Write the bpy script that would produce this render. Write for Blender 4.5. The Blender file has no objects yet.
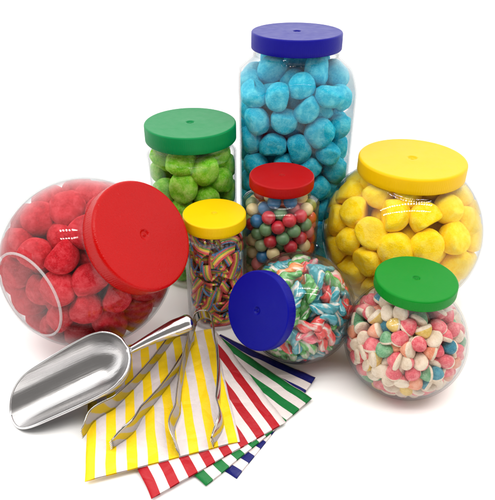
import bpy, bmesh, math, random
import numpy as np
from mathutils import Vector, Matrix, Quaternion, noise

scene = bpy.context.scene
PI = math.pi
# ------------------------------------------------------------------ camera
CAM_H, PITCH, FOCAL = 0.40, 32.0, 565.0          # metres, degrees down, focal length in 1/500 of picture height
cam = bpy.data.objects.new("camera", bpy.data.cameras.new("camera"))
scene.collection.objects.link(cam)
cam.location = (0, 0, CAM_H)
cam.rotation_euler = (math.radians(90 - PITCH), 0, 0)
cam.data.sensor_fit = 'VERTICAL'
cam.data.sensor_height = 24.0
cam.data.lens = 24.0 * FOCAL / 500.0
cam.data.clip_start, cam.data.clip_end = 0.01, 100
scene.camera = cam
# ------------------------------------------------------------------ world, lamps, exposure
world = bpy.data.worlds.new("World")
scene.world = world
world.use_nodes = True
# a white photo tent, open and darker towards the photographer
wt = world.node_tree
bg = wt.nodes["Background"]
wc = wt.nodes.new('ShaderNodeTexCoord')
dot = wt.nodes.new('ShaderNodeVectorMath')
dot.operation = 'DOT_PRODUCT'
dot.inputs[1].default_value = Vector((0.10, -1, 0.40)).normalized()
wt.links.new(wc.outputs['Generated'], dot.inputs[0])
rmp = wt.nodes.new('ShaderNodeValToRGB')
rmp.color_ramp.elements[0].position, rmp.color_ramp.elements[0].color = 0.35, (1, 0.995, 0.985, 1)
rmp.color_ramp.elements[1].position, rmp.color_ramp.elements[1].color = 0.72, (0.14, 0.135, 0.13, 1)
wt.links.new(dot.outputs['Value'], rmp.inputs[0])
wt.links.new(rmp.outputs[0], bg.inputs[0])
bg.inputs[1].default_value = 2.05
scene.view_settings.view_transform = 'Standard'
scene.view_settings.look = 'None'
scene.view_settings.exposure = 0.0
scene.view_settings.gamma = 1.0
# two strips of small square LEDs hang over the table, as in a photo tent
LED_POWER = 0.15
led = bpy.data.lights.new("led", 'AREA')
led.shape, led.size, led.energy, led.color = 'SQUARE', 0.02, LED_POWER, (1, 0.97, 0.93)
for row_y, n in ((0.10, 22), (0.25, 22)):
    for i in range(n):
        o = bpy.data.objects.new("led_lamp", led)
        o.location = (-0.42 + 0.046 * i, row_y, 0.80)
        o.rotation_euler = (math.radians(-12), 0, 0)
        scene.collection.objects.link(o)
scene.cycles.max_bounces = 14
scene.cycles.diffuse_bounces = 5
scene.cycles.glossy_bounces = 5
scene.cycles.transparent_max_bounces = 64
scene.cycles.caustics_reflective = False
scene.cycles.caustics_refractive = False
scene.cycles.sample_clamp_indirect = 3.0
scene.cycles.use_adaptive_sampling = True
scene.cycles.adaptive_threshold = 0.02
scene.cycles.use_denoising = True


# ------------------------------------------------------------------ helpers
def srgb(r, g, b):
    f = lambda c: c / 12.92 if c <= 0.04045 else ((c + 0.055) / 1.055) ** 2.4
    return (f(r / 255), f(g / 255), f(b / 255), 1)


class Nodes:
    """small wrapper for building a material's node tree"""
    def __init__(self, name):
        self.m = bpy.data.materials.new(name)
        self.m.use_nodes = True
        self.t = self.m.node_tree
        self.t.nodes.clear()
        self.out = self.t.nodes.new('ShaderNodeOutputMaterial')

    def n(self, kind, **kw):
        nd = self.t.nodes.new('ShaderNode' + kind)
        for k, v in kw.items():
            if hasattr(nd, k):
                setattr(nd, k, v)
            else:
                self.put(nd, k, v)
        return nd

    def put(self, nd, k, v):
        s = nd.inputs[k]
        if isinstance(v, bpy.types.NodeSocket):
            self.t.links.new(v, s)
        else:
            s.default_value = v

    def math(self, op, a, b=0.0, clamp=False):
        nd = self.t.nodes.new('ShaderNodeMath')
        nd.operation, nd.use_clamp = op, clamp
        self.put(nd, 0, a)
        self.put(nd, 1, b)
        return nd.outputs[0]

    def mix(self, f, a, b):
        nd = self.t.nodes.new('ShaderNodeMix')
        nd.data_type = 'RGBA'
        self.put(nd, 0, f)
        self.put(nd, 6, a)
        self.put(nd, 7, b)
        return nd.outputs[2]

    def noise(self, scale, detail=3, co=None, rough=0.5):
        nd = self.n('TexNoise')
        nd.inputs['Scale'].default_value = scale
        nd.inputs['Detail'].default_value = detail
        nd.inputs['Roughness'].default_value = rough
        if co is None:
            co = self.coord('Object')
        self.t.links.new(co, nd.inputs['Vector'])
        return nd.outputs[0]

    def coord(self, which):
        if not hasattr(self, 'tc'):
            self.tc = self.n('TexCoord')
        return self.tc.outputs[which]

    def ramp(self, f, stops, interp='LINEAR'):
        nd = self.n('ValToRGB')
        cr = nd.color_ramp
        cr.interpolation = interp
        while len(cr.elements) < len(stops):
            cr.elements.new(0.5)
        for e, (p, c) in zip(cr.elements, stops):
            e.position, e.color = p, c
        self.t.links.new(f, nd.inputs[0])
        return nd.outputs[0]

    def bump(self, h, strength, dist):
        nd = self.n('Bump')
        self.put(nd, 'Height', h)
        nd.inputs['Strength'].default_value = strength
        nd.inputs['Distance'].default_value = dist
        return nd.outputs[0]

    def pbsdf(self, **kw):
        nd = self.n('BsdfPrincipled')
        for k, v in kw.items():
            self.put(nd, k.replace('_', ' '), v)
        self.t.links.new(nd.outputs[0], self.out.inputs[0])
        return nd


def link_mesh(name, me, mats, parent=None):
    o = bpy.data.objects.new(name, me)
    scene.collection.objects.link(o)
    for m in (mats if isinstance(mats, (list, tuple)) else [mats]):
        me.materials.append(m)
    if parent:
        o.parent = parent
    return o


def tag(o, label=None, cat=None, group=None, kind=None):
    for k, v in (("label", label), ("category", cat), ("group", group), ("kind", kind)):
        if v:
            o[k] = v
    return o


def empty(name, loc, rot=None):
    o = bpy.data.objects.new(name, None)
    scene.collection.objects.link(o)
    o.empty_display_size = 0.01
    o.location = loc
    if rot is not None:
        o.rotation_mode = 'QUATERNION'
        o.rotation_quaternion = rot
    return o


def mesh_from(name, verts, faces, smooth=True):
    me = bpy.data.meshes.new(name)
    me.from_pydata([tuple(v) for v in verts], [], faces)
    me.update()
    if smooth:
        me.polygons.foreach_set('use_smooth', [True] * len(me.polygons))
    return me


def lathe(profile, n, radius=None, close_start=True, close_end=True):
    """verts, faces of a profile [(r, z)] turned about z; radius(r, z, angle) may reshape the ring"""
    V, Fc = [], []
    for r, z in profile:
        for k in range(n):
            a = 2 * PI * k / n
            rr = radius(r, z, a) if radius else r
            V.append((rr * math.cos(a), rr * math.sin(a), z))
    for i in range(len(profile) - 1):
        for k in range(n):
            k2 = (k + 1) % n
            Fc.append((i * n + k, i * n + k2, (i + 1) * n + k2, (i + 1) * n + k))
    if close_start:
        V.append((0, 0, profile[0][1]))
        c = len(V) - 1
        for k in range(n):
            Fc.append((c, (k + 1) % n, k))
    if close_end:
        V.append((0, 0, profile[-1][1]))
        c = len(V) - 1
        b = (len(profile) - 1) * n
        for k in range(n):
            Fc.append((c, b + k, b + (k + 1) % n))
    return V, Fc


def tube(path, rad, seg=10, cap=True):
    """verts, faces of a round tube through path; rad a number or list"""
    V, Fc = [], []
    n = len(path)
    prev = None
    for i, p in enumerate(path):
        p = Vector(p)
        t = (Vector(path[min(i + 1, n - 1)]) - Vector(path[max(i - 1, 0)])).normalized()
        if prev is None:
            u = t.orthogonal().normalized()
        else:
            u = (prev - t * prev.dot(t)).normalized()
        prev = u
        w = t.cross(u)
        r = rad[i] if isinstance(rad, (list, tuple)) else rad
        for k in range(seg):
            a = 2 * PI * k / seg
            V.append(p + (u * math.cos(a) + w * math.sin(a)) * r)
    for i in range(n - 1):
        for k in range(seg):
            k2 = (k + 1) % seg
            Fc.append((i * seg + k, i * seg + k2, (i + 1) * seg + k2, (i + 1) * seg + k))
    if cap:
        Fc.append(tuple(reversed(range(seg))))
        Fc.append(tuple(range((n - 1) * seg, n * seg)))
    return V, Fc


def join(*parts):
    V, Fc = [], []
    for v, f in parts:
        b = len(V)
        V += list(v)
        Fc += [tuple(i + b for i in q) for q in f]
    return V, Fc


# ------------------------------------------------------------------ materials
def clear_plastic():
    g = Nodes("clear_plastic")
    lw = g.n('LayerWeight')
    lw.inputs['Blend'].default_value = 0.5
    face = lw.outputs['Facing']
    wob = g.noise(16, 2)
    nrm = g.bump(wob, 0.07, 0.006)
    fr = g.math('ADD', g.math('MULTIPLY', g.math('POWER', face, 5.0), 0.85), 0.016, True)
    tint = g.mix(g.math('POWER', face, 3.5), (0.994, 0.994, 0.994, 1), (0.56, 0.57, 0.58, 1))
    tr = g.n('BsdfTransparent')
    g.put(tr, 'Color', tint)
    gl = g.n('BsdfGlossy')
    gl.inputs['Roughness'].default_value = 0.008
    g.put(gl, 'Normal', nrm)
    mx = g.n('MixShader')
    g.put(mx, 0, fr)
    g.put(mx, 1, tr.outputs[0])
    g.put(mx, 2, gl.outputs[0])
    g.t.links.new(mx.outputs[0], g.out.inputs[0])
    return g.m


def edge_glint():
    """highlight on the clear facet edge, put into a pale half see-through colour"""
    g = Nodes("edge_glint")
    tr = g.n('BsdfTransparent')
    p = g.n('BsdfPrincipled')
    p.inputs['Base Color'].default_value = (0.62, 0.62, 0.62, 1)
    p.inputs['Roughness'].default_value = 0.08
    mx = g.n('MixShader')
    mx.inputs[0].default_value = 0.34
    g.put(mx, 1, tr.outputs[0])
    g.put(mx, 2, p.outputs[0])
    g.t.links.new(mx.outputs[0], g.out.inputs[0])
    return g.m


def lid_plastic(name, col, pebble=0.0, rough=0.40):
    g = Nodes(name)
    v = g.noise(60, 3)
    c = g.mix(g.math('MULTIPLY', v, 0.30), col, tuple(min(1, x * 0.72) for x in col[:3]) + (1,))
    if pebble:
        ng = g.n('TexVoronoi')
        ng.inputs['Scale'].default_value = 1000
        g.t.links.new(g.coord('Object'), ng.inputs['Vector'])
        hgt = g.math('ADD', ng.outputs['Distance'], g.noise(420, 2))
        nrm = g.bump(hgt, pebble, 0.0004)
    else:
        nrm = g.bump(g.math('ADD', g.noise(700, 2), g.math('MULTIPLY', g.noise(45, 2), 1.5)), 0.10, 0.0008)
    r = g.math('ADD', g.math('MULTIPLY', g.noise(110, 4), 0.16), rough - 0.08)
    g.pbsdf(Base_Color=c, Roughness=r, IOR=1.25 if pebble else 1.22, Normal=nrm)
    return g.m


def sugar_candy(name, col, pale, dark):
    """matte sugar-dusted foam: mottled colour with a crystalline grain"""
    g = Nodes(name)
    oi = g.n('ObjectInfo')
    shift = g.n('VectorMath', operation='ADD')
    g.t.links.new(g.coord('Object'), shift.inputs[0])
    g.t.links.new(oi.outputs['Location'], shift.inputs[1])
    co = shift.outputs[0]
    blot = g.noise(130, 5, co, 0.65)
    grain = g.noise(850, 3, co, 0.6)
    c = g.ramp(blot, [(0.28, dark), (0.46, col), (0.74, pale)])
    speck = g.math('MULTIPLY', g.math('SUBTRACT', grain, 0.50), 3.2, True)
    c = g.mix(g.math('MULTIPLY', speck, 0.7), c, pale)
    h = g.math('ADD', g.math('MULTIPLY', blot, 0.8), g.math('MULTIPLY', grain, 0.35))
    g.pbsdf(Base_Color=c, Roughness=0.85, IOR=1.25, Normal=g.bump(h, 0.7, 0.0022))
    return g.m


def simple(name, col, rough=0.5, **kw):
    g = Nodes(name)
    c = g.mix(g.math('MULTIPLY', g.noise(300, 4), 0.4), col, tuple(x * 0.72 for x in col[:3]) + (1,))
    g.pbsdf(Base_Color=c, Roughness=rough, Normal=g.bump(g.noise(700, 3), 0.15, 0.0005), **kw)
    return g.m


CLEAR = clear_plastic()
EDGE_GLINT = edge_glint()
RED_LID = lid_plastic("red_textured_plastic", srgb(166, 2, 1), 0.4, 0.24)
RED_LID_SMALL = lid_plastic("red_plastic", srgb(156, 4, 3))
BLUE_LID = lid_plastic("royal_blue_plastic", srgb(10, 6, 126))
NAVY_LID = lid_plastic("deep_blue_plastic", srgb(2, 3, 122))
GREEN_LID = lid_plastic("emerald_plastic", srgb(2, 124, 66))
GREEN_LID_SMALL = lid_plastic("bright_green_plastic", srgb(2, 118, 28))
YELLOW_LID = lid_plastic("golden_yellow_plastic", srgb(222, 176, 0))
YELLOW_LID_SMALL = lid_plastic("yellow_plastic", srgb(226, 184, 0))
C_BLUE = sugar_candy("blue_sugar", srgb(6, 168, 200), srgb(104, 206, 220), srgb(2, 154, 190))
C_RED = sugar_candy("red_sugar", srgb(184, 10, 27), srgb(212, 72, 80), srgb(154, 4, 18))
C_YELLOW = sugar_candy("yellow_sugar", srgb(250, 212, 0), srgb(250, 226, 84), srgb(242, 198, 0))
C_GREEN = sugar_candy("green_sugar", srgb(112, 190, 30), srgb(178, 216, 108), srgb(70, 164, 18))


# ------------------------------------------------------------------ where the candies settled (1/10 mm)
BLUE_POS = "320,6055,2167;583,6105,2283;900,6065,2169;1050,6302,2089;118,6092,1887;406,6055,1888;798,6056,1767;292,6056,1620;95,6110,1365;413,6055,1355;702,6055,1319;1050,6316,1512;1028,6159,1261;840,6058,1062;41,6489,1698;269,6396,2387;756,6316,2387;1051,6757,2219;77,6769,2240;1042,6213,1784;41,6464,2220;1047,6249,984;929,6072,785;1051,6698,1068;806,6530,1875;946,6078,425;287,6290,977;41,6372,152;611,6055,381;596,6442,1504;266,6323,1789;793,7064,2204;559,6363,974;1017,6983,2045;547,6294,1257;1051,6442,1199;547,6546,1759;49,6903,1344;803,6718,2097;184,6067,574;805,6807,1413;261,6317,1253;810,6607,1602;327,6796,2387;594,6891,2098;1050,6300,689;539,6621,2035;605,6877,2387;806,6290,308;531,6267,1720;763,6563,1280;915,6068,1510;812,6267,1949;41,6359,1950;1051,6646,1961;559,6739,1547;559,6334,690;656,6055,2016;461,6054,152;424,7065,1889;41,6379,876;51,6205,1098;539,6055,1092;714,7065,1907;284,6329,2081;1051,6592,1440;41,6670,1483;806,6328,833;320,6837,1698;564,6821,1828;298,6595,2182;43,6843,1065;1015,6132,152;804,6306,1388;192,7055,2169;543,6342,1976;800,6326,1119;751,6055,152;177,6669,1247;586,6055,1578;443,6583,1329;847,6797,1833;650,6055,835;51,6208,1634;259,6057,1124;54,6193,361;822,6699,2387;340,6155,369;41,6634,1987;343,6521,1084;456,7066,2241;291,6601,1865;41,6782,1740;320,6823,1417;323,6836,2029;467,6055,611;372,6055,868;750,6455,2141;41,6568,671;42,6300,610;546,6606,2387;41,6392,1418;342,6314,1513;50,6910,1992;298,6583,1577;1051,6511,1719;59,6174,2159;41,6471,1143;157,7046,1782;509,6375,2248;744,6159,591;177,6068,152;298,6272,715;1050,6798,1633;982,6487,2294;1051,6333,423;98,6107,838;805,6329,1669"
RED_POS = "-1683,5149,1475;-1943,5004,1454;-1659,4655,1546;-1941,4615,1455;-2282,4722,1092;-1925,4319,1266;-1470,4409,1423;-1703,4159,996;-1418,4167,1088;-1735,4160,693;-1330,4211,586;-2189,4469,966;-1934,4299,869;-2303,4643,751;-2074,4466,423;-1512,4916,1548;-2137,4809,1338;-1173,4574,342;-987,4723,523;-1211,4222,860;-1687,4419,257;-1862,4273,449;-1137,4788,1425;-1344,4454,727;-1368,4362,353;-1905,5265,1318;-1268,4546,984;-1838,4646,810;-1208,4754,1170;-1718,4514,1294;-1014,5153,1022;-1885,4741,1200;-1006,4552,1118;-1278,5049,1432;-1182,4939,952;-1162,4672,757;-1058,4996,1254;-2322,4910,877;-2219,4716,479;-1543,4645,779;-2237,5004,1145;-2037,4770,960;-1692,4917,1033;-1809,4443,645;-1339,4684,546;-1564,4504,516;-2133,4525,1251;-1371,4669,1506;-1179,4322,1134;-1010,4433,851;-1449,5280,1361;-1644,4233,1270;-1195,4511,1344;-1498,4689,1267;-1433,4788,1007;-1600,4380,845;-936,4824,1069;-922,4974,822;-1700,4896,1327;-1478,4110,811;-912,4696,811;-1100,4402,572;-1108,4939,365;-1588,4218,451;-2131,4414,690;-1436,4569,203;-1917,4514,1054;-1432,4960,1237;-1486,4439,1129;-1667,4631,1036"
YELLOW_POS = "1160,5333,1138;1084,5814,994;1382,5330,1352;1791,5029,1249;2069,5157,1271;1019,5716,708;1100,5230,852;1288,5070,1037;1519,4897,929;1823,4879,982;2203,5002,707;1086,5612,423;1171,5185,509;2437,5333,845;2405,5520,1088;2365,5224,567;2164,5120,357;1314,5268,244;2212,5426,1310;1448,5671,1109;2147,5291,774;1674,5130,658;1570,5473,730;1128,5899,503;1721,5738,1207;1831,5354,785;1689,5149,962;1386,5623,1404;1273,5011,737;2025,5318,1023;1698,5539,989;1968,5564,1195;1668,5257,1419;1927,5734,1458;1789,5329,1181;1029,5518,935;1409,5029,397;1589,5143,181;1784,4845,687;1440,5316,518;2123,4997,1013;1264,5558,197;1162,5623,1211;2304,5229,1093;1933,5082,802;1939,5394,1447;1986,4929,502;1566,5843,1426;2201,5726,1322;1303,5885,1267;1960,5222,551;1317,5481,919;1890,5087,226;2310,5383,323;1294,5552,638;1679,5558,1459;1435,5227,815;1699,4934,400;1032,5420,642;1710,5282,414;1980,5575,884;1503,5337,1085;1501,5075,1240;1284,6085,1039;2079,5322,150;1508,4891,628"
GREEN_POS = "-924,5789,1169;-467,5677,1464;-284,6106,1340;-268,6007,1059;-467,5677,1113;-734,5653,983;-273,5940,767;-630,5995,1554;-990,6038,1320;-805,5782,126;-849,6288,1315;-962,5855,613;-574,6144,1320;-346,5924,1554;-649,5897,1200;-753,5970,874;-905,5893,1554;-493,5665,816;-388,6269,1133;-992,6014,155;-502,5902,943;-549,5647,156;-390,6171,125;-758,5661,387;-551,5876,657;-618,6127,1043;-723,5720,1555;-761,5663,688;-337,6213,869;-881,6154,1555;-854,6285,985;-271,6050,337;-642,6362,1171;-664,6293,1554;-701,5645,1286;-989,6045,1036;-311,6171,594;-309,5832,1285;-364,5875,126;-419,6205,1555;-309,5832,499;-522,5654,526;-957,5845,353;-942,5816,877"
GUM_POS = "91,5540,1180;49,5412,1205;181,5217,1253;98,5171,1125;216,5089,1210;428,5051,1197;545,5123,1210;667,5386,1201;663,5284,1106;672,5354,985;192,5086,1071;65,5227,871;240,5063,942;367,5042,990;481,5067,1065;555,5113,957;453,5058,881;602,5160,835;664,5286,854;672,5345,582;668,5306,716;164,5106,727;271,5053,797;112,5154,607;59,5240,702;439,5162,1356;559,5294,1349;274,5160,1352;602,5159,1091;270,5054,659;425,5554,697;218,5648,331;317,5044,470;146,5401,537;559,5362,662;223,5524,529;260,5175,610;208,5077,542;364,5440,75;242,5182,477;570,5425,1045;256,5551,1334;212,5644,937;182,5296,434;167,5266,565;205,5609,1216;106,5161,343;218,5648,105;152,5424,405;266,5194,961;542,5427,391;634,5207,104;514,5480,929;447,5371,1335;465,5658,484;56,5274,1204;110,5415,100;85,5530,715;191,5087,105;37,5377,203;410,5557,334;115,5570,586;573,5590,545;98,5549,104;453,5538,75;365,5572,485;365,5262,1305;197,5480,918;670,5389,216;467,5198,1098;591,5572,335;528,5441,1177;223,5224,833;464,5062,492;303,5561,878;340,5151,1219;318,5044,105;292,5616,226;191,5241,701;659,5388,454;480,5243,1229;192,5472,652;558,5116,143;109,5563,977;240,5291,1355;670,5319,339;343,5586,1232;671,5328,105;35,5359,888;158,5269,304;298,5673,1139;534,5187,674;489,5072,627;589,5575,105;47,5442,998;349,5678,105;184,5628,1078;372,5151,301;450,5057,105;359,5678,565;71,5504,224;640,5220,973;413,5673,221;225,5651,572;312,5183,734;202,5081,402;381,5563,1100;169,5495,1078;666,5422,835;127,5317,796;563,5361,276;637,5214,598;473,5180,552;134,5397,274;186,5485,184;38,5320,327;185,5470,1249;382,5161,75;112,5567,339;584,5140,493;309,5563,626;544,5465,1313;657,5458,105;418,5165,974;214,5519,75;432,5668,1168;251,5059,216;436,5052,360;552,5297,540;313,5482,211;331,5172,1082;379,5150,437;306,5675,687;533,5315,1121;658,5453,333;260,5539,751;352,5365,177;314,5044,1120;351,5678,338;49,5269,1036;555,5511,655;346,5143,861;60,5238,220;49,5452,346;562,5339,149;334,5289,75;616,5242,1227;147,5119,861;504,5161,386;93,5178,104;448,5285,192;662,5442,701;54,5254,440;488,5563,1232;479,5653,105;462,5659,1033;224,5356,195;456,5342,75;287,5563,386;538,5620,220;368,5098,581;329,5677,1005;505,5233,895;536,5431,526;547,5613,736;649,5478,571;624,5192,348;123,5354,663;516,5492,274;284,5671,453;161,5289,75;109,5157,987;553,5292,389;275,5554,1013;243,5391,75;631,5517,447;506,5216,75;518,5547,1088;463,5436,166;75,5512,468;638,5503,1132;137,5127,218;285,5477,1153;235,5157,297;387,5043,222;157,5609,215;524,5447,772;502,5642,862;313,5156,180;137,5365,1061;612,5547,837;529,5095,273;298,5284,1185;506,5550,433;308,5046,335;425,5670,750;116,5148,474;178,5626,696;326,5562,104;49,5452,608;138,5594,825;404,5504,1327;457,5535,564;431,5532,831;172,5343,1193;516,5086,761;39,5408,753;249,5189,75;408,5560,965;484,5650,346;156,5279,955;544,5447,75;654,5255,222;654,5253,467;163,5450,787;140,5382,1346;371,5677,875;42,5301,104;64,5490,869;36,5383,461;423,5555,199;568,5595,972;555,5272,774;556,5361,877;162,5614,455;388,5068,721;196,5229,184;443,5194,777;42,5302,570;536,5225,266;447,5155,189;630,5518,216;299,5411,1304;253,5662,808;217,5494,309;647,5485,954;479,5652,623"
GUM_COL = [0, 1, 2, 2, 3, 3, 3, 4, 5, 6, 7, 0, 3, 7, 7, 3, 3, 0, 3, 3, 5, 2, 0, 6, 0, 2, 0, 2, 7, 6, 5, 0, 4, 0, 0, 0, 6, 0, 5, 1, 3, 7, 7, 6, 1, 3, 1, 3, 7, 2, 3, 6, 0, 2, 0, 0, 0, 6, 1, 3, 3, 5, 5, 3, 3, 3, 5, 3, 7, 3, 6, 3, 0, 7, 0, 7, 7, 0, 6, 5, 6, 5, 4, 7, 0, 3, 3, 0, 2, 6, 3, 6, 6, 5, 4, 7, 1, 0, 7, 6, 6, 6, 0, 7, 6, 0, 0, 3, 6, 7, 7, 6, 0, 0, 5, 0, 5, 6, 0, 6, 4, 6, 6, 0, 3, 3, 0, 3, 4, 6, 5, 3, 5, 3, 4, 3, 4, 3, 0, 3, 3, 7, 3, 6, 0, 2, 0, 1, 0, 6, 2, 2, 0, 0, 0, 7, 0, 2, 5, 7, 3, 3, 1, 2, 0, 0, 4, 4, 6, 3, 4, 7, 7, 3, 3, 1, 0, 3, 6, 0, 1, 6, 0, 0, 7, 7, 3, 6, 5, 5, 2, 4, 7, 0, 1, 2, 6, 2, 0, 4, 3, 6, 3, 3, 0, 7, 6, 3, 0, 3, 7, 1, 7, 4, 0, 3, 3, 3, 3, 0, 6, 3, 7, 0, 1, 6, 0, 1, 7, 1, 0, 0, 0, 7, 3, 0, 3]
JELLY_POS = "1641,3721,522;1670,3810,262;1305,4281,83;1835,4261,426;1826,4047,623;1733,4148,88;1722,3680,564;1914,3907,359;1850,3752,479;1853,3777,598;1019,3968,352;1367,4428,472;1356,4110,906;1660,4228,875;1423,3580,493;1767,4448,508;1200,4278,145;1101,4019,297;1208,4136,748;1758,3738,662;1848,4140,426;1579,3626,376;1636,3731,182;1856,3876,668;1395,4269,176;1196,4185,212;1250,3940,883;1187,3715,639;1125,3920,542;1158,3959,805;1568,3652,680;1312,3685,258;1324,4445,717;1384,3621,594;1895,3906,567;1947,3969,448;1106,4059,773;1573,4424,595;1525,4030,835;1319,3765,170;1053,4206,525;1734,3782,572;1756,4253,803;1220,4281,288;1203,4296,398;1096,4171,732;1816,3859,524;1745,3843,673;1411,3711,204;1079,3927,250;1758,4224,697;1131,3919,370;1438,3756,255;1792,4198,334;1391,3781,869;1360,4058,195;1230,4300,623;1266,4047,941;1184,4421,341;1645,4357,665;1285,4358,171;1095,3995,449;1234,4068,184;1139,4298,724;1815,4107,149;1075,4147,223;1087,4125,499;1845,4169,634;1827,3965,736;1518,4366,833;1148,3838,223;1519,3736,166;1750,4315,621;1385,4526,424;1453,4371,196;1824,3836,397;1147,4130,129;1490,3676,505;1760,4312,503;1548,4045,69;1096,3839,331;1933,4018,550;1113,4031,567;1578,3713,425;1375,3838,186;1033,4150,631;1410,3761,708;1473,3660,755;1753,4436,630;1023,3954,520;1115,4100,386;1186,4425,531;1514,4274,183;1767,3671,451;1711,4035,177;1441,3876,91;1501,3623,590;1501,4532,456;1770,4426,382;1591,4405,366;1358,4179,102;1847,4018,414;1686,4380,434;1886,4064,233;1666,4278,753;1139,3743,536;1269,4445,263;1195,3950,258;1267,3673,364;1897,4290,518;1830,4336,348;1285,4390,557;1558,3911,827;1537,3710,608;1771,3944,838;1445,3948,883;1419,4532,544;1162,4222,818;1235,4368,744;1805,3852,774;1410,3638,296;1630,4334,836;1406,3951,174;1270,4280,830;1114,3808,633;1287,3961,181;1371,3690,479;1614,3716,766;1361,3901,803;1938,4206,440;1108,4329,327;1505,3658,242;1653,3633,469;1942,4098,636;1751,4152,867;1461,3983,76;1273,3854,236;1328,4398,360;1391,4405,613;1673,4465,437;1498,3693,341;1169,3934,165;1175,4096,280;1260,3743,495;1545,4362,264;1802,4197,525;1914,4188,559;1770,4135,236;1367,4505,302;1892,3984,651;1708,3824,166;1128,4371,626;1613,3655,269;1876,4280,640;1535,3819,95;1405,4077,87;1776,3788,247;1320,3726,787;990,4054,431;1492,3831,179;1653,4479,675;1213,3767,749;1660,4344,286;1268,3763,351;1864,4069,723;1296,3734,670;1057,3910,624;1558,4144,871;1425,4313,879;1901,4248,328;1450,4194,915;1646,3865,83;1321,4501,608;1567,4245,88;1267,3825,840;1039,4097,326;1709,3711,268;1021,4169,420;1589,4004,973;1049,3888,428;1371,3669,694;1797,3932,620;1785,4014,258;1307,4155,174;1129,3864,736;1682,3750,367;1247,4255,736;1739,3790,458;1780,4218,159;1414,3720,591;1815,4355,569;1638,3806,713;1046,4024,654;1881,4101,530;1333,4215,939;1104,4033,186;1834,4087,323;1656,4131,959;1136,4227,546;1918,4137,340;1445,4254,82;1690,3899,770;1194,3823,430;1719,3773,768;1851,3976,523;1779,4107,721;1630,4260,180;1745,4040,101;1721,4245,249;1683,3663,367;1490,4400,682;1229,4153,895;1349,3879,930;1582,4424,759;1550,4164,174;1497,4148,80;996,4068,552;1898,3862,465;1596,4051,184;1106,3785,431;1922,4022,340;1248,4030,798;1069,4263,631;1429,4159,167;1740,3924,104;1421,4485,666;1238,4183,77;1856,4189,747;1696,4386,752;1642,3937,174;1805,4057,822;1586,4460,478;1246,3930,76;1070,3840,528;1230,3835,141;1276,3657,591;1349,3968,97;1466,3837,789;1237,3914,751;1644,4059,820;1816,3878,183;1471,3592,387;1160,4206,660;1169,3748,337;1870,3954,260;1938,4084,442;1655,3710,643;1721,3916,254;1159,4200,331;1069,4274,424;1195,4026,106;1475,4439,533;1802,3728,348;1675,4383,551;1323,4340,692;1493,3837,910;1344,4352,253;1840,4371,456;1282,4487,500;1862,3837,287;1558,4291,917;1229,4432,643;1669,4150,184;1047,4221,318;1440,4409,313;1290,4075,109;1542,3609,482;1718,4031,905;1342,4372,811;1530,3759,718;1558,3758,258;1877,4182,229;1188,3700,439;1619,4136,73;1633,3803,848;1423,3779,117;1134,4374,436;1485,4434,416;1357,3610,396;1517,3743,833;1809,3934,335;1240,4405,442;1441,4421,766;1478,4053,171;1365,4243,823;1292,4259,207;1545,4518,561;1080,4323,526;1430,4315,745;1276,3635,478;1664,4491,553;1372,4024,816;1331,3846,79;1744,4306,356;1377,3712,354;1667,3918,891;1220,3750,231;1536,4491,673;1196,3843,313;1186,4362,235"
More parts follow.
